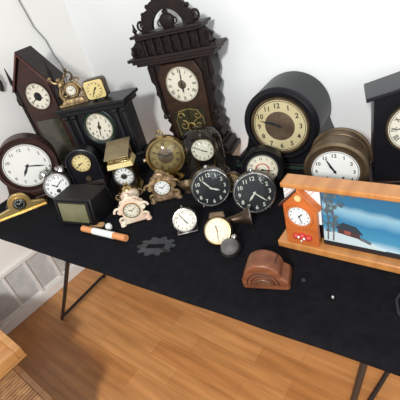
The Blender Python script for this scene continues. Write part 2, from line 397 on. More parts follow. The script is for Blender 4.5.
# black gabled clock far right
def gable_clock():
    t = thing('shelf_clock', 'black wooden clock with low gabled roof cut off by the right edge', 'clock', (-.244,1.30), 20)
    MB().box(-.14,.14,-.085,.06,0,.03).build('base', 'redwood', t, bev=.004)
    MB().prism([(-.125,.03),(.125,.03),(.125,.335),(0,.365),(-.125,.335)], -.07,.05).build('case', 'ebony', t, bev=.003)
    for sx in (-1,1):
        MB().prism([(sx*.148,.330),(0,.366),(0,.380),(sx*.148,.344)], -.09,.06).build('roof_slope', 'gloss', t, bev=.002)
    dial(t, (0.0,-.072,.225), .083, face='ivory', style='rom', time=(2,45), bezel='oldbrass', bw=.09, holes=True)
gable_clock()

# black architectural mantel clock with columns
def column_clock():
    t = thing('mantel_clock', 'black flat-topped mantel clock with side columns below the gilt figure clock', 'clock', (-1.605,1.05), 24)
    MB().box(-.175,.185,-.08,.09,0,.05).box(-.17,.18,-.07,.085,.05,.09,.01,.01).build('plinth', 'ebony', t, bev=.003)
    MB().box(-.155,.155,-.055,.075,.09,.37).build('case', 'blackcase', t, bev=.002)
    MB().box(-.185,.185,-.075,.085,.352,.376).box(-.192,.20,-.09,.09,.376,.394).build('top_slab', 'ebony', t, bev=.004)
    for x in (-.165,-.12,.12,.165):
        MB().lathe([(0,.09),(.018,.09),(.018,.103),(.011,.11),(.010,.332),(.017,.34),(.017,.352),(0,.352)], (x,-.06,0), 'Z', 16).build('column', 'gloss', t)
    MB().torus((0,-.057,.27), .092, .006, 40).build('case_arch', 'gloss', t)
    MB().lathe([(.075,-.061),(.083,-.065),(.087,-.055)], (0,0,.27), 'Y', 36).build('dial_surround', 'greenstripe', t)
    dial(t, (0,-.059,.27), .071, face='ivory', style='ara', time=(12,32), bezel='oldbrass', bw=.06, centre=(.16,'browndisc'), holes=True)
    return t
column_clock()

# steeple clock
def steeple():
    t = thing('steeple_clock', 'steep-gabled dark wooden clock standing in the left corner', 'clock', (-1.948,.985), 24)
    MB().box(-.128,.128,-.07,.07,0,.05).box(-.122,.122,-.062,.065,.05,.08,.006,.006).build('base', 'darkwood', t, bev=.003)
    MB().prism([(-.112,.08),(.112,.08),(.112,.52),(0,.67),(-.112,.52)], -.05,.065).build('case', 'darkwood', t, bev=.002)
    for sx in (-1,1):
        MB().prism([(sx*.12,.500),(0,.665),(0,.688),(sx*.134,.502)], -.066,.07).build('roof_slope', 'darkwood', t, bev=.002)
        MB().prism([(sx*.118,.502),(0,.667),(0,.680),(sx*.127,.503)], -.070,-.064).build('gable_edge', 'redtrim', t)
        MB().lathe([(0,.08),(.014,.08),(.014,.10),(.010,.11),(.009,.42),(.018,.43),(.018,.46),(.011,.475),(.007,.53),(.010,.545),(.002,.62),(0,.625)], (sx*.124,-.045,0), 'Z', 14).build('side_spire', 'carved', t)
    MB().prism([(-.098,.09),(.098,.09),(.098,.52),(0,.65),(-.098,.52)], -.060,-.048).build('door', 'redwood', t, bev=.002)
    MB().prism([(-.08,.10),(.08,.10),(.08,.33),(-.08,.33)], -.064,-.058).build('tablet_glass', 'glassgreen', t)
    dial(t, (0.01,-.064,.458), .068, face='ivory', style='rom', time=(3,40), bezel='bronze', bw=.05, centre=(.34,'blackcase'), holes=False)
steeple()
tag(MB().tube([(-2.135,1.17,1.72),(-2.14,1.19,1.60),(-2.138,1.20,1.50),(-2.138,1.235,1.42),(-2.138,1.245,1.34),(-2.138,1.27,1.26),(-2.13,1.25,1.16),(-2.10,1.20,1.05)], .0035, 6).build('wall_cord', 'cord'), 'thin grey cord hanging down the wall above the steep-gabled clock', 'cord')
tag(MB().tube([(-2.14,.78,1.50),(-2.13,.82,1.44),(-2.11,.85,1.38),(-2.11,.86,1.34),(-2.12,.87,1.30),(-2.14,.87,1.26)], [.003,.004,.007,.010,.012,.012], 8).build('power_cord', 'darkcord'), 'black cord at left edge beside the steep-gabled clock', 'cord')

# gilt figural clock on top of the black one
S1 = TZ+.395
def figural():
    t = thing('figural_clock', 'small gilt figure clock with scrolls on top of the black column clock', 'clock', (-1.70,.998,S1), 38)
    MB().box(-.075,.075,-.032,.032,0,.012).box(-.06,.06,-.028,.028,.012,.03,.012,.006).lathe([(0,0),(.012,0),(.008,.012),(0,.012)], (-.065,-.02,0), 'Z', 8).build('base', 'gilt', t, bev=.002)
    b = MB().lathe([(0,-.02),(.034,-.018),(.04,0),(.034,.02),(0,.022)], (0.01,0,.07), 'Y', 24)
    for sx in (-1,1):
        b.scroll(sx*.045+.01,.05,.022, -PI/2, 1.2, .006, -.004,.01, sx); b.scroll(sx*.035+.01,.105,.018, 0, 1.1, .005, -.004, .01, sx)
        b.tube([(sx*.05,0,.025),(sx*.06,0,.05),(sx*.05,0,.08),(sx*.03,0,.10)], .006, 8)
    b.build('scroll_case', 'gilt', t)
    # cherub on the left
    f = MB().ball((-.04,0,.125), .011).ball((-.038,0,.10), .014, 1.4).tube([(-.045,0,.11),(-.065,-.005,.118),(-.078,-.004,.135)], [.006,.005,.004]).tube([(-.03,0,.11),(-.01,0,.128),(.0,0,.145)], [.006,.005,.004])
    f.tube([(-.035,0,.09),(-.03,-.015,.075),(-.04,-.02,.055)], [.009,.007,.005]).ball((-.08,0,.14), .010)
    f.build('cherub', 'gilt', t)
    MB().scroll(.015,.138,.024, -PI/2, 1.0, .006, -.004,.01, 1).ball((.012,0,.165), .009).build('crest', 'oldbrass', t)
    dial(t, (.01,-.021,.07), .024, face='ivory', style='tick', time=(10,10), bezel='oldbrass', bw=.12)
figural()
def square_alarm():
    t = thing('alarm_clock', 'small square brass alarm clock with yellow face on top of the black column clock', 'clock', (-1.568,1.055,S1), 34)
    def rr(w, h, r): 
        return arc(w-r,r,r,-90,0,5)+arc(w-r,h-r,r,0,90,5)+arc(-w+r,h-r,r,90,180,5)+arc(-w+r,r,r,180,270,5)
    MB().prism([(x,z+.006) for x,z in rr(.053,.096,.018)], -.022,.028).build('case', 'bronze', t, bev=.003)
    MB().prism([(x,z+.011) for x,z in rr(.048,.086,.015)], -.027,-.020).build('face_plate', 'yellow', t, bev=.001)
    dial(t, (0,-.029,.054), .038, face='yellow', style='tick', time=(1,35), bezel=None, handw=2)
    for sx in (-1,1): MB().box(sx*.03-.006,sx*.03+.006,-.015,.02,0,.008).build('foot', 'bronze', t)
square_alarm()

# round drum clock
def drum():
    t = thing('drum_clock', 'thick round brass drum clock with white dial behind the winter picture', 'clock', (-.432,1.112), 12)
    MB().lathe([(0,-.055),(.085,-.055),(.098,-.062),(.106,-.056),(.106,-.046),(.1,-.042),(.1,.055),(.104,.058),(.104,.066),(.097,.07),(.05,.072),(0,.072)], (0,0,.135), 'Y', 48).build('case', 'oldbrass', t)
    for y in (.02,): MB().torus((0,y,.135), .1005, .003, 48).build('case_band', 'bronze', t)
    for sx in (-1,1): MB().tube([(sx*.055,.0,.055),(sx*.065,0,.010)], [.012,.01]).build('foot', 'oldbrass', t)
    MB().box(-.09,.09,-.05,.06,0,.014).build('base', 'brownwood', t, bev=.004)
    dial(t, (0,-.058,.135), .078, face='white', style='ara', time=(10,55), bezel='oldbrass', bw=.12, holes=True, size=.24)
drum()

# glass dome clock
def dome():
    t = thing('anniversary_clock', 'small clock with round cream dial on brass posts under a glass dome', 'clock', (-1.02,1.095), 30)
    MB().lathe([(0,0),(.098,0),(.098,.012),(.092,.02),(.085,.024),(0,.024)], seg=36).build('base', 'bronze', t)
    for sx in (-1,1): MB().lathe([(0,.024),(.008,.024),(.005,.032),(.0045,.12),(.008,.126),(0,.126)], (sx*.04,0,0), 'Z', 12).build('pillar', 'brass', t)
    MB().box(-.05,.05,-.014,.014,.126,.132).build('movement_plate', 'brass', t, bev=.001)
    m = MB().box(-.028,.028,-.008,.02,.132,.175); m.tube([(0,0,.18),(0,0,.21)], .003); m.ball((0,0,.212), .008); m.build('movement', 'oldbrass', t, bev=.001)
    dial(t, (0,-.018,.148), .05, face='ivory', style='ara', time=(3,50), bezel='brass', bw=.06)
    p = MB().tube([(0,0,.126),(0,0,.05)], .0012, 6)
    for k in range(4): a = k*PI/2+.4; p.ball((.024*math.cos(a), .024*math.sin(a), .042), .011)
    p.tube([(-.022,0,.044),(.022,0,.044)], .002).build('pendulum', 'brass', t)
    prof = [(.088,.022)] + [(.088,.175)] + [(.088*math.cos(R(a)), .175+.08*math.sin(R(a))) for a in range(10,91,10)]
    MB().lathe(prof, seg=40).build('glass_dome', 'glass', t)
dome()

# brass ring clock
def ring_clock():
    t = thing('desk_clock', 'round polished brass clock with open gold dial behind the ornate gilt clock', 'clock', (-1.20,1.03), 40)
    T = tilt(8, (0,0,.13))
    MB(T).lathe([(.075,-.012),(.08,-.022),(.09,-.022),(.095,-.008),(.095,.02),(.088,.03),(0,.034),(0,.028),(.075,.01),(.075,-.012)], axis='Y', seg=48).build('case', 'brass', t)
    dial(t, (0,-.008,0), .074, T=T, face='golddial', style='rom', col='bronze', time=(2,50), bezel=None, centre=(.5,'browndisc'), hands='ink')
    MB(T).lathe([(0,-.04),(.04,-.035),(.07,-.024),(.08,-.018)], axis='Y', seg=32).build('glass', 'glass', t)
    MB().lathe([(0,0),(.055,0),(.058,.008),(.04,.018),(.02,.026),(.016,.045),(0,.045)], (0,.01,0), 'Z', 24).build('foot', 'brass', t)
    for sx in (-1,1): MB(T).ball((sx*.102,0,0), .009).build('side_knob', 'pinkgilt', t)
    MB(T).torus((0,0,.105), .014, .003, 20).build('top_loop', 'brass', t)
ring_clock()

# carriage clock
def carriage():
    t = thing('carriage_clock', 'brass carriage clock with raised handle and slanted top beside the arched black clock', 'clock', (-1.36,.895), 38)
    MB().box(-.058,.058,-.045,.045,0,.014).box(-.052,.052,-.04,.04,.014,.022).build('base', 'brass', t, bev=.002)
    for sx in (-1,1):
        for sy in (-1,1): MB().lathe([(0,.022),(.006,.022),(.0045,.03),(.0045,.135),(.006,.142),(0,.142)], (sx*.047,sy*.035,0), 'Z', 10).build('corner_post', 'brass', t)
    MB().box(-.042,.042,-.028,.032,.022,.142).build('movement', 'bronze', t, bev=.002)
    MB().box(-.062,.062,-.048,.048,.142,.165,.004,.004).build('top', 'yellow', t, bev=.002)
    MB().box(-.052,.052,-.04,.04,.165,.172).build('top_glass', 'brass', t, bev=.002)
    L = Matrix.Translation((0,.01,.212)) @ Matrix.Rotation(R(16), 4, 'X')
    MB(L).box(-.058,.058,-.07,.07,0,.006).build('raised_lid', 'dullbrass', t, bev=.002)
    for sx in (-1,1): MB().tube([(sx*.05,.046,.165),(sx*.05,.046,.222)], .003).build('lid_stay', 'brass', t)
    h = MB().tube([(-.048,-.03,.168),(-.048,-.04,.185),(-.04,-.045,.188),(.04,-.045,.188),(.048,-.04,.185),(.048,-.03,.168)], .0035, 8); h.build('handle', 'brass', t)
    dial(t, (0,-.040,.095), .043, face='whitish', style='tick', col='ink', time=(9,14), bezel='nickel', bw=.22, hands='ink', centre=(.35,'nickel'))
carriage()

# gothic-arched black clock
def arch_clock():
    t = thing('shelf_clock', 'black round-arched clock with small gold dial behind the black box clock', 'clock', (-1.62,.86), 42)
    MB().box(-.08,.08,-.056,.056,0,.02).box(-.076,.076,-.050,.052,.02,.045,.006,.006).build('base', 'darkwood', t, bev=.003)
    pts = [(-.07,.04),(.07,.04),(.07,.155)] + arc(0,.155,.07,0,180,20,.062)[1:]
    MB().prism(pts, -.04,.05).build('case', 'ebony', t, bev=.004)
    a = arc(0,.155,.076,0,180,20,.068); MB().tube([(.076,-.042,.045)]+[(x,-.042,z) for x,z in a]+[(-.076,-.042,.045)], .005).build('arch_moulding', 'gloss', t)
    dial(t, (0,-.044,.155), .044, face='yellow', style='rom', time=(8,40), bezel='brass', bw=.1, centre=(.3,'yellow'))
    MB().lathe([(0,-.002),(.014,-.002),(.014,.002)], (0,-.043,.065), 'Y', 16).build('pendulum_window', 'oldbrass', t)
arch_clock()

# twin-bell alarm clock
def twin_bell(loc, rz):
    t = thing('alarm_clock', 'white-faced twin bell alarm clock between the brown clock and black box', 'clock', loc, rz)
    T = tilt(12, (0,0,.078))
    MB(T).lathe([(0,-.018),(.058,-.018),(.068,-.022),(.07,-.012),(.068,.028),(.05,.036),(0,.038)], axis='Y', seg=36).build('case', 'nickel', t)
    dial(t, (0,-.022,0), .058, T=T, face='white', style='ara', time=(10,9), bezel='chrome', bw=.14, sub=True)
    for sx in (-1,1):
        TT = T @ Matrix.Rotation(R(sx*32), 4, 'Y') @ Matrix.Translation((0,.006,.078))
        MB(TT).lathe([(.032,0),(.030,.012),(.020,.022),(0,.027),(0,.025),(.018,.02),(.028,.011),(.030,0),(.032,0)], seg=24).build('bell', 'chrome', t)
        MB(T @ Matrix.Rotation(R(sx*32), 4, 'Y')).tube([(0,.006,.066),(0,.006,.108)], .003).build('bell_post', 'nickel', t)
        MB().tube([(sx*.035,0,.03),(sx*.052,-.002,.005)], [.006,.005]).build('leg', 'nickel', t)
    MB(T).tube([(0,.006,.066),(0,.006,.10)], .002).ball((0,.006,.103), .006).build('hammer', 'nickel', t)
twin_bell((-1.70,.715), 50)

# black box clock with olive screen
def box_clock():
    t = thing('box_clock', 'black box-shaped clock with olive screen on the front left of the table', 'clock', (-1.40,.655), 13)
    MB()._add([(-.115,-.075,0),(.105,-.075,0),(.105,.085,0),(-.115,.085,0),(-.115,-.05,.125),(.105,-.05,.125),(.105,.07,.125),(-.115,.07,.125)],
        [(3,2,1,0),(4,5,6,7),(0,1,5,4),(1,2,6,5),(2,3,7,6),(3,0,4,7)]).build('case', 'blackcase', t, bev=.006)
    a = math.atan2(.025,.125); T = Matrix.Translation((-.005,-.0645,.0625)) @ Matrix.Rotation(-a, 4, 'X')
    MB(T).box(-.080,.080,-.005,.002,-.042,.044).build('screen', 'olive', t, bev=.001)
    MB(T).box(-.098,.098,-.004,.001,-.052,-.044).box(-.098,.098,-.004,.001,.046,.053).box(-.098,-.09,-.004,.001,-.044,.046).box(.09,.098,-.004,.001,-.044,.046).build('screen_frame', 'ebony', t)
box_clock()

# low brass desk clock at left
def brass_low():
    t = thing('desk_clock', 'low wide brass desk clock with dark round centre at front left corner', 'clock', (-1.83,.55), 59)
    pts = [(-.15,.0),(.115,0),(.115,.026),(.095,.034),(.062,.042)] + arc(0,.052,.055,-8,188,20) + [(-.062,.042),(-.10,.036),(-.15,.032)]
    MB().prism(pts, -.012,.006).build('front_plate', 'satinbrass', t, bev=.002)
    MB().box(-.155,.12,-.022,.03,0,.007).build('base', 'satinbrass', t, bev=.002)
    dial(t, (0,-.014,.054), .027, face='blackdial', style='dot', col='lume', time=(10,10), bezel='brass', bw=.22, hands='lume', glass=True)
    for sx in (-1,1): MB().lathe([(0,0),(.014,0),(.014,.02),(0,.024)], (sx*.10,.018,.005), 'Z', 14).build('pen_socket', 'bronze', t)
brass_low()

# black faced alarms
def black_alarm(label, loc, rz, tl, yawT, r=.076, time=(3,54)):
    t = thing('alarm_clock', label, 'clock', loc, rz, 'round alarm clocks with black dials')
    T = tilt(tl, (0,0,r+.008)) 
    MB(T).lathe([(0,-.012),(r*.95,-.012),(r*1.02,-.016),(r*1.06,-.008),(r*1.04,.02),(r*.8,.038),(0,.042)], axis='Y', seg=44).build('case', 'nickel', t)
    dial(t, (0,-.014,0), r*.93, T=T, face='blackdial', style='ara', col='lume', time=time, bezel='chrome', bw=.10, hands='lume', size=.30, ring=False, glass=True)
    MB(T).ball((0,.01,r*1.08), .008).build('alarm_button', 'chrome', t)
    for sx in (-1,1): MB().tube([(sx*r*.5,.01,.03),(sx*r*.62,-.004,.0045)], [.006,.0045]).build('leg', 'nickel', t)
    MB(T).tube([(0,.03,-r*.4),(0,.05,-r*.6)], .004).build('winding_key', 'brass', t)
black_alarm('chrome round alarm clock with black dial, directly in front of the glass dome', (-.865,.915), 44, 12, 0, time=(3,54))
black_alarm('chrome round alarm clock with black dial, leaning right beside the orange house clock', (-.674,.933), 34, 16, 0, time=(7,22))

# dark cased round clock behind
def dark_round():
    t = thing('alarm_clock', 'dark round clock with cream dial and red marks before the big black clock', 'clock', (-.722,1.085), 26)
    T = tilt(6, (0,0,.095))
    MB(T).lathe([(0,-.02),(.066,-.02),(.080,-.026),(.084,-.014),(.082,.035),(.06,.05),(0,.052)], axis='Y', seg=40).build('case', 'blackcase', t)
    dial(t, (0,-.022,0), .060, T=T, face='cream', style='ara', time=(8,17), bezel='gloss', bw=.15, size=.24)
    MB(T).lathe([(.024,-.0255),(.028,-.0255)], axis='Y', seg=24).build('red_ring', 'redink', t)
    MB().box(-.05,.05,-.03,.045,0,.018,.01,.005).build('foot', 'blackcase', t, bev=.003)
dark_round()

# small bronze alarm between the two black dials
def small_bronze():
    t = thing('alarm_clock', 'small round bronze clock tucked between the two black-dial alarm clocks', 'clock', (-.832,1.015), 25)
    T = tilt(15, (0,0,.05))
    MB(T).lathe([(0,-.015),(.036,-.015),(.042,-.019),(.044,-.01),(.042,.02),(.03,.028),(0,.03)], axis='Y', seg=30).build('case', 'oldbrass', t)
    dial(t, (0,-.017,0), .034, T=T, face='browndisc', style='tick', col='golddial', time=(4,40), bezel='brass', bw=.15, hands='golddial')
    for sx in (-1,1): MB().tube([(sx*.02,0,.016),(sx*.028,-.002,.004)], .004).build('leg', 'oldbrass', t)
small_bronze()

# cream dial clock lying back, front centre
def front_cream():
    t = thing('alarm_clock', 'small brass clock with plain cream dial tipped back at the front centre', 'clock', (-.710,.73), 30)
    T = tilt(38, (0,0,.046))
    MB(T).lathe([(0,-.01),(.042,-.01),(.047,-.014),(.050,-.006),(.048,.018),(.035,.028),(0,.03)], axis='Y', seg=36).build('case', 'oldbrass', t)
    dial(t, (0,-.011,0), .043, T=T, face='cream', style='tick', col='aged', time=(11,30), bezel='brass', bw=.08, hands='oldbrass')
    MB(T).box(-.03,.03,.0,.02,.045,.066,.006,.004).build('top_bracket', 'oldbrass', t, bev=.003)
    MB().box(-.03,.03,-.01,.045,0,.012).build('foot', 'oldbrass', t, bev=.003)
front_cream()
def horn():
    t = thing('brass_bell', 'dark bronze flared bell lying on its side right of the cream clock', 'bell', (-.692,.822), 0)
    T = Matrix.Translation((0,0,.036)) @ Matrix.Rotation(R(-52), 4, 'Z')
    MB(T).lathe([(0,-.05),(.010,-.048),(.012,-.03),(.015,-.01),(.019,.012),(.027,.032),(.036,.046),(.036,.050),(.032,.050),(.022,.035),(.012,.01),(0,.005)], axis='Y', seg=32).build('bell_body', 'bronze', t)
    MB(T).torus((0,.048,0), .034, .003, 32).build('rim', 'nickel', t)
    MB(T).tube([(0,.01,0),(0,.04,-.006)], .003).ball((0,.042,-.007), .008).build('clapper', 'oldbrass', t)
    MB(T).lathe([(0,-.085),(.008,-.083),(.011,-.07),(.006,-.058),(.009,-.048),(0,-.046)], axis='Y', seg=18).build('handle', 'brass', t)
horn()
def silver_foot():
    t = thing('travel_clock', 'small rose-silver round case with pale knob in front of the cream clock', 'clock', (-.635,.688), 25)
    T = tilt(60, (0,0,.026))
    MB(T).lathe([(0,-.018),(.028,-.016),(.034,-.008),(.035,.004),(.028,.018),(0,.022)], axis='Y', seg=28).build('case', 'nickel', t)
    MB(T).lathe([(0,-.0195),(.022,-.018),(.024,-.016)], axis='Y', seg=24).build('lid', 'nickel', t)
    MB(T).ball((.012,0,.038), .010).build('crown_knob', 'chrome', t)
silver_foot()

def silver_alarm():
    t = thing('alarm_clock', 'small silver alarm clock with cream dial left of the front black-dial one', 'clock', (-.872,.740), 42)
    T = tilt(26, (0,0,.046))
    MB(T).lathe([(0,-.012),(.04,-.012),(.046,-.016),(.048,-.006),(.046,.022),(.034,.032),(0,.034)], axis='Y', seg=32).build('case', 'nickel', t)
    dial(t, (0,-.014,0), .040, T=T, face='ivory', style='ara', time=(4,55), bezel='chrome', bw=.12, size=.26)
    MB().box(-.04,.04,-.03,.03,0,.008).build('base', 'nickel', t, bev=.003)
    MB(T).tube([(.0,.0,.044),(0,0,.056)], .004).build('alarm_button', 'nickel', t)
silver_alarm()

# ornate gilt clock
def ornate(name, label, loc, rz, m, face, s=1, flowers='pinkgilt'):
    t = thing(name, label, 'clock', loc, rz)
    pts = []
    prof = [(.040,0),(.052,.004),(.046,.016),(.036,.026),(.040,.044),(.050,.058),(.044,.074),(.030,.086),(.020,.098),(.010,.108),(0,.114)]
    pts = [(x*s,z*s) for x,z in prof] + [(-x*s,z*s) for x,z in reversed(prof[:-1])]
    MB().prism(pts, -.016*s,.018*s).build('case', m, t, bev=.006*s, seg=3)
    for sx in (-1,1):
        o = MB()
        o.scroll(sx*.044*s,.060*s,.018*s, 0 if sx>0 else PI, 1.1, .005*s, -.018*s,.006, sx)
        o.scroll(sx*.040*s,.024*s,.016*s, -PI/2, 1.0, .005*s, -.018*s,.006, sx)
        o.scroll(sx*.022*s,.094*s,.012*s, 0, 1, .004*s, -.016*s,.006, sx)
        o.build('scrollwork', flowers, t)
    MB().ball((0,-.006*s,.112*s), .009*s).build('crest_ball', flowers, t)
    for sx in (-1,1): MB().lathe([(0,0),(.011*s,0),(.009*s,.010*s),(.004*s,.02*s),(0,.022*s)], (sx*.048*s,-.012*s,0), 'Z', 12).build('foot', m, t)
    dial(t, (0,-.0185*s,.056*s), .027*s, face=face, style='rom', time=(10,9), bezel='brass', bw=.14)
    return t
ornate('ornate_clock', 'ornate rose-gilt small clock with white dial below the round brass clock', (-1.115,.885), 40, 'pinkgilt', 'white', 1.25, 'gilt')
ornate('porcelain_clock', 'cream porcelain clock with round dial nearest the front behind the loose tube', (-1.135,.71), 46, 'porcelain', 'cream', 1.15, 'porcelain')
def porcelain_vase():
    t = thing('porcelain_figure', 'cream and pink porcelain ornament with gilt top behind the porcelain clock', 'ornament', (-1.215,.775), 46)
    MB().lathe([(0,0),(.034,0),(.038,.008),(.026,.02),(.030,.04),(.042,.062),(.04,.078),(.026,.092),(.020,.10),(.022,.106),(0,.106)], seg=28).build('body', 'porcelain', t)
    MB().lathe([(0,.104),(.024,.104),(.02,.112),(.008,.12),(.010,.128),(0,.134)], seg=20).build('lid', 'brass', t)
    for sx in (-1,1): MB().scroll(sx*.046,.075,.016, -PI/2, 1, .004, -.004,.008, sx).build('handle', 'gilt', t)
porcelain_vase()
def leaf_dish():
    pts = []
    t = thing('brass_dish', 'small curved brass dish beside the ornate gilt clock', 'dish', (-1.045,.965), 20)
    MB().lathe([(0,.004),(.02,.006),(.034,.018),(.042,.03),(.044,.03),(.036,.015),(.022,.001),(0,0)], (0,0,.012), 'Z', 28, 1, .7).build('bowl', 'oldbrass', t)
    MB().lathe([(0,0),(.02,0),(.012,.006),(.012,.014),(0,.014)], seg=18).build('foot_ring', 'oldbrass', t)
leaf_dish()

# ------------------------------------------------------------------ winter picture clock
def picture_clock():
    t = thing('picture_clock', 'long orange wood clock with blue winter cabin picture and small house clock', 'clock', (-.498,.802), 2.5)
    W = .56; H = .243
    MB().box(-.012,W,-.024,.05,0,.026).build('base_strip', 'honey', t, bev=.004)
    MB().box(.018,W-.02,-.012,.045,H-.017,H).build('top_strip', 'honey', t, bev=.004)
    MB().box(W-.045,W-.02,-.006,.04,.026,H-.022).build('side_post', 'orange', t, bev=.002)
    MB().box(.03,W-.04,.030,.042,.026,H-.022).build('back_board', 'darkwood', t)
    # white diamond-pattern corner panels behind the house
    MB().box(.02,.128,.004,.010,.10,H-.017).build('lattice_panel', 'white', t)
    lp = MB()
    for i in range(7):
        x = .028+.0155*i; lp.tube([(x,.0035,.224),(max(.022,x-.05),.0035,.224-(x-max(.022,x-.05)))], .0008, 4)
    lp.build('lattice_lines', 'redink', t)
    # house
    MB().prism([(.02,.026),(.122,.026),(.122,.172),(.071,.229),(.02,.172)], -.016,.003).build('house_front', 'orange', t, bev=.003)
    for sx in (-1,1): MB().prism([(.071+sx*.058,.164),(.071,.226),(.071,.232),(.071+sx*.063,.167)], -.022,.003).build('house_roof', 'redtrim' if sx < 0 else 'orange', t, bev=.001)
    MB().lathe([(.034,-.002),(.036,-.008),(.041,-.008),(.044,0)], (.071,-.016,.137), 'Y', 36).build('dial_frame', 'orange', t)
    dial(t, (.071,-.018,.137), .035, face='white', style='ara', time=(1,27), bezel='orange', bw=.1, size=.24)
    h = MB()
    for sx in (-1,0,1): h.ball((.073+sx*.020,-.018,.062-abs(sx)*.004), .011, 1, 10)
    h.ball((.071,-.018,.05), .008, 1, 8); h.build('painted_flowers', 'redink', t)
    MB().ball((.066,-.030,.065), .004, 1, 8).ball((.083,-.030,.062), .004, 1, 8).ball((.074,-.030,.052), .003, 1, 8).build('flower_centres', 'white', t)
    MB().lathe([(0,-.003),(.010,-.003),(.010,0)], (.071,-.016,.200), 'Y', 16).build('gable_rosette', 'yellow', t)
    # picture
    m = mat('winter_sky_print', (.1,.3,.5), .35, coat=.3); nt = m.node_tree; b = nt.nodes['Principled BSDF']
    tc = nt.nodes.new('ShaderNodeTexCoord'); sp = nt.nodes.new('ShaderNodeSeparateXYZ'); nt.links.new(tc.outputs['Object'], sp.inputs[0])
    n = nt.nodes.new('ShaderNodeTexNoise'); n.inputs['Scale'].default_value = 9; nt.links.new(tc.outputs['Object'], n.inputs['Vector'])
    # z + tilt*x + noise drives a printed colour band ramp
    a1 = nt.nodes.new('ShaderNodeMath'); a1.operation = 'MULTIPLY_ADD'; a1.inputs[1].default_value = .10; nt.links.new(sp.outputs['X'], a1.inputs[0]); nt.links.new(sp.outputs['Z'], a1.inputs[2])
    a2 = nt.nodes.new('ShaderNodeMath'); a2.operation = 'MULTIPLY_ADD'; a2.inputs[1].default_value = .035; nt.links.new(n.outputs['Fac'], a2.inputs[0]); nt.links.new(a1.outputs[0], a2.inputs[2])
    mr = nt.nodes.new('ShaderNodeMapRange'); mr.inputs['From Min'].default_value = .06; mr.inputs['From Max'].default_value = .30; nt.links.new(a2.outputs[0], mr.inputs['Value'])
    rp = nt.nodes.new('ShaderNodeValToRGB'); cr = rp.color_ramp
    cols = [(0,(.42,.58,.64)),(.14,(.46,.61,.67)),(.24,(.07,.27,.42)),(.40,(.045,.20,.36)),(.50,(.20,.40,.52)),(.56,(.27,.45,.54)),(.63,(.035,.16,.29)),(.8,(.03,.14,.26)),(1,(.045,.14,.22))]
    cr.elements[0].position = 0; cr.elements[0].color = (*cols[0][1],1); cr.elements[1].position = 1; cr.elements[1].color = (*cols[-1][1],1)
    for p, c_ in cols[1:-1]: e = cr.elements.new(p); e.color = (*c_,1)
    nt.links.new(mr.outputs[0], rp.inputs[0]); nt.links.new(rp.outputs[0], b.inputs['Base Color'])
    pic = MB().box(.129,W-.045,.012,.020,.034,H-.017).build('picture', m, t)
    MB().box(.129,W-.045,.006,.012,.026,.040).build('lower_border', 'gloss', t)
    def col(nm, c_): 
        return mat(nm, c_, .6)
    # painted cabin, trees and snow
    MB().prism([(.130,.040),(.30,.040),(.270,.056),(.225,.072),(.18,.078),(.130,.074)], .0095,.0118).build('painted_snow_bank', col('snow_paint',(.50,.60,.62)), pic)
    MB().prism([(.172,.078),(.232,.068),(.232,.088),(.172,.098)], .0085,.0118).build('painted_cabin', col('cabin_paint',(.07,.035,.035)), pic)
    MB().prism([(.166,.096),(.240,.084),(.222,.108),(.186,.116)], .008,.0118).build('painted_roof', col('roof_paint',(.03,.04,.055)), pic)
    MB().prism([(.190,.080),(.208,.077),(.208,.090),(.190,.092)], .0075,.0118).build('painted_window', col('red_paint',(.30,.08,.06)), pic)
    MB().tube([(.232,.0105,.070),(.262,.0105,.058)], .004, 6).build('painted_fence', col('fence_paint',(.06,.07,.08)), pic)
    tr = MB()
    for x in (.142,.158):
        tr.tube([(x,.0105,.045),(x+.004,.0105,.12),(x-.002,.0105,.224)], [.0028,.002,.0009], 5)
        for k in range(6):
            z = .10+.021*k; s_ = 1 if k % 2 else -1; tr.tube([(x+.002,.0105,z),(x+s_*.010,.0105,z+.010),(x+s_*.013,.0105,z+.018)], [.002,.0013,.0008], 4)
    tr.build('painted_trees', col('tree_paint',(.10,.10,.09)), pic)
    f = MB()
    for k in range(46): f.lathe([(0,.0095),(random.uniform(.003,.009),.010),(0,.0112)], (min(.24,max(.139,random.gauss(.152,.012) if k<34 else random.gauss(.175,.02))), 0, random.uniform(.06,.222) if k<30 else random.uniform(.17,.222)), 'Y', 6)
    f.build('painted_foliage', mat('foliage_paint', (.06,.10,.13), .6, col2=(.12,.15,.15), scale=60), pic)
picture_clock()

# ------------------------------------------------------------------ small wooden clock, front
def mini():
    t = thing('miniature_clock', 'small reddish carved wooden mantel clock alone near the table front edge', 'clock', (-.473,.628), 20)
    pts = [(-.062,0),(.072,0),(.076,.012),(.072,.038),(.056,.046)] + arc(0,.045,.054,5,175,20,.050) + [(-.062,.035)]
    MB().prism(pts, -.036,.036).build('body', 'miniwood', t, bev=.007, seg=3)
    g = MB()
    for r_ in (.046,.034): g.tube([(x,-.0365,z) for x,z in arc(0,.022,r_,0,180,20,r_*.95)], .0022, 6)
    g.build('carved_grooves', 'groove', t)
    MB().prism(arc(0,.022,.027,0,180,16,.024), -.042,-.034).build('front_boss', 'brownwood', t, bev=.002)
    MB().tube([(.030,-.02,.082),(.038,0,.079),(.038,.03,.079)], .003, 6).build('top_groove', 'groove', t)
mini()

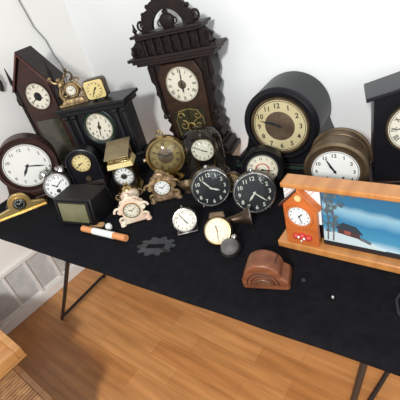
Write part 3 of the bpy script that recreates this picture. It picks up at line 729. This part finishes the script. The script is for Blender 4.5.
# ------------------------------------------------------------------ loose things on the cloth
def tube_thing():
    t = thing('paper_tube', 'white tube with orange ends lying in front of the black box clock', 'tube', (-1.19,.578), 6)
    T = Matrix.Translation((0,0,.0155))
    def seg(a, b, r, m, nm): MB(T).lathe([(0,a),(r,a),(r,b),(0,b)], axis='X', seg=24).build(nm, m, t)
    seg(-.13,-.062,.0135,'label','orange_end'); seg(-.062,.058,.0145,'white','tube_body'); seg(.058,.125,.0135,'label','orange_end')
tube_thing()
o = MB().box(-.03,.03,-.014,.014,0,.010).box(.03,.036,-.010,.010,0,.009).build('matchbox', 'tan', bev=.002)
tag(o, 'small tan wooden stub between black box clock and the white tube', 'box', loc=(-1.29,.615), rz=20)
o = MB().lathe([(0,0),(.013,0),(.015,.012),(.010,.022),(0,.024)], seg=18).build('bottle_cap', 'white')
tag(o, 'small white cap standing just behind the white and orange tube', 'cap', loc=(-1.215,.622))
def plaque():
    out = []
    n = 10
    for i in range(n):
        a = 2*PI*i/n
        for da, k in ((-.22,.80),(-.10,1.0),(.10,1.0),(.22,.80)): out.append((.078*k*math.cos(a+da), .052*k*math.sin(a+da)))
    mb = MB(); inner = []
    w, h = .036, .013
    # ring between the toothed outline and a slot, as quads
    for x, y in out:
        a = math.atan2(y/h, x/w); c_, s_ = math.cos(a), math.sin(a); k = 1/max(abs(c_), abs(s_)); inner.append((w*c_*k, h*s_*k))
    N = len(out)
    for i in range(N):
        j = (i+1) % N; mb.slab([out[i], out[j], inner[j], inner[i]], .0005, .005)
    bmesh.ops.remove_doubles(mb.bm, verts=mb.bm.verts, dist=1e-5)
    o = mb.build('iron_plate', 'plaque')
    tag(o, 'flat dark grey toothed metal plate with centre slot lying on the cloth', 'plate', loc=(-.925,.612), rz=24)
plaque()
o = MB().lathe([(0,0),(.004,0),(.004,.003),(.002,.004),(.002,.008),(0,.009)], seg=10).build('small_screw', 'white'); tag(o, 'tiny pale screw on the cloth right behind the reddish miniature clock', 'screw', loc=(-.478,.728))
o = MB().lathe([(0,0),(.0065,0),(.0065,.005),(.003,.012),(0,.014)], seg=12).build('glass_bead', 'chrome'); tag(o, 'tiny shiny silver knob on bare cloth below the winter picture', 'knob', loc=(-.279,.642))
o = MB().lathe([(.002,0),(.0055,0),(.0055,.003),(.002,.003),(.002,0)], seg=12).build('small_washer', 'greenstripe'); tag(o, 'tiny dark green washer on the cloth between miniature clock and picture clock', 'washer', loc=(-.375,.672))
o = MB().tube([(-.03,.06,.004),(-.045,.03,.004),(-.05,0,.004),(-.035,-.04,.004),(0,-.07,.004),(.05,-.09,.004)], .0032, 6).build('thin_cable', 'darkcord'); tag(o, 'thin black cable curving over the cloth at the right edge', 'cable', loc=(-.09,.70))

# ------------------------------------------------------------------ furniture, lower left
def bench():
    t = thing('cane_bench', 'low wooden bench with ribbed cane top at the bottom left corner', 'bench', (-1.63,-.19,.03), 0)
    MB().box(-.50,.52,-.25,.27,.30,.345).build('seat_frame', 'cratedark', t, bev=.006)
    s = MB().box(-.47,.49,-.23,.245,.345,.350)
    for i in range(60):
        x = -.465+.0162*i; s.box(x,x+.010,-.23,.245,.350,.356)
    s.build('cane_top', 'cane', t)
    MB().box(-.50,.52,.247,.27,.345,.362).build('top_edge', 'cratedark', t, bev=.003)
    for x in (-.47,.47):
        for y in (-.22,.24): MB().box(x-.025,x+.025,y-.025,y+.025,-.03,.30).build('leg', 'cratedark', t, bev=.004)
    MB().box(-.46,.46,.235,.255,.06,.30).build('apron', 'cratedark', t, bev=.002)
bench()
def tray():
    t = thing('wooden_tray', 'open oak box with raised rim standing on the cane bench', 'box', (-1.635,-.12,.3925), 0)
    x0,x1,y0,y1 = -.30,.245,-.22,.245
    MB().box(x0,x1,y0,y1,0,.012).build('bottom', 'crate', t)
    for a in ((x0,x1,y1-.028,y1),(x0,x1,y0,y0+.028),(x0,x0+.028,y0+.028,y1-.028),(x1-.028,x1,y0+.028,y1-.028)):
        MB().box(*a,.012,.058).build('side', 'crate', t, bev=.003)
tray()

# ------------------------------------------------------------------ light
def area(name, loc, target, size, energy, col, shape='DISK'):
    l = bpy.data.lights.new(name, 'AREA'); l.shape = shape; l.size = size; l.energy = energy; l.color = col
    o = bpy.data.objects.new(name, l); C.objects.link(o); o.location = loc
    o.rotation_euler = (Vector(target)-Vector(loc)).to_track_quat('-Z', 'Y').to_euler(); return o
area('ceiling_lamp', (.25,-1.45,2.4), (-1.0,.7,.5), .35, 88, (.99,.985,.97))
area('window_daylight', (1.5,-.6,1.9), (-.6,1.2,.9), 1.4, 22, (.92,.97,1))
w = bpy.data.worlds.new('World'); bpy.context.scene.world = w; w.use_nodes = True
w.node_tree.nodes['Background'].inputs[0].default_value = (.93,.96,1,1); w.node_tree.nodes['Background'].inputs[1].default_value = .62

# ------------------------------------------------------------------ camera
cam = bpy.data.cameras.new('camera'); co = bpy.data.objects.new('camera', cam); C.objects.link(co)
right = Vector((0.7725,0.5889,-0.2377)); 
Rc = ((0.772496,0.165797,-0.612993),(0.588856,-0.548356,0.593763),(-0.237694,-0.819645,-0.521234))
co.matrix_world = Matrix(((Rc[0][0],-Rc[0][1],-Rc[0][2],0),(Rc[1][0],-Rc[1][1],-Rc[1][2],0),(Rc[2][0],-Rc[2][1],-Rc[2][2],1.55),(0,0,0,1)))
cam.sensor_width = 36; cam.lens = 365/400*36; cam.clip_start = .02
bpy.context.scene.camera = co
vs = bpy.context.scene.view_settings; vs.view_transform = 'Standard'; vs.look = 'None'; vs.gamma = 1; vs.exposure = -0.1
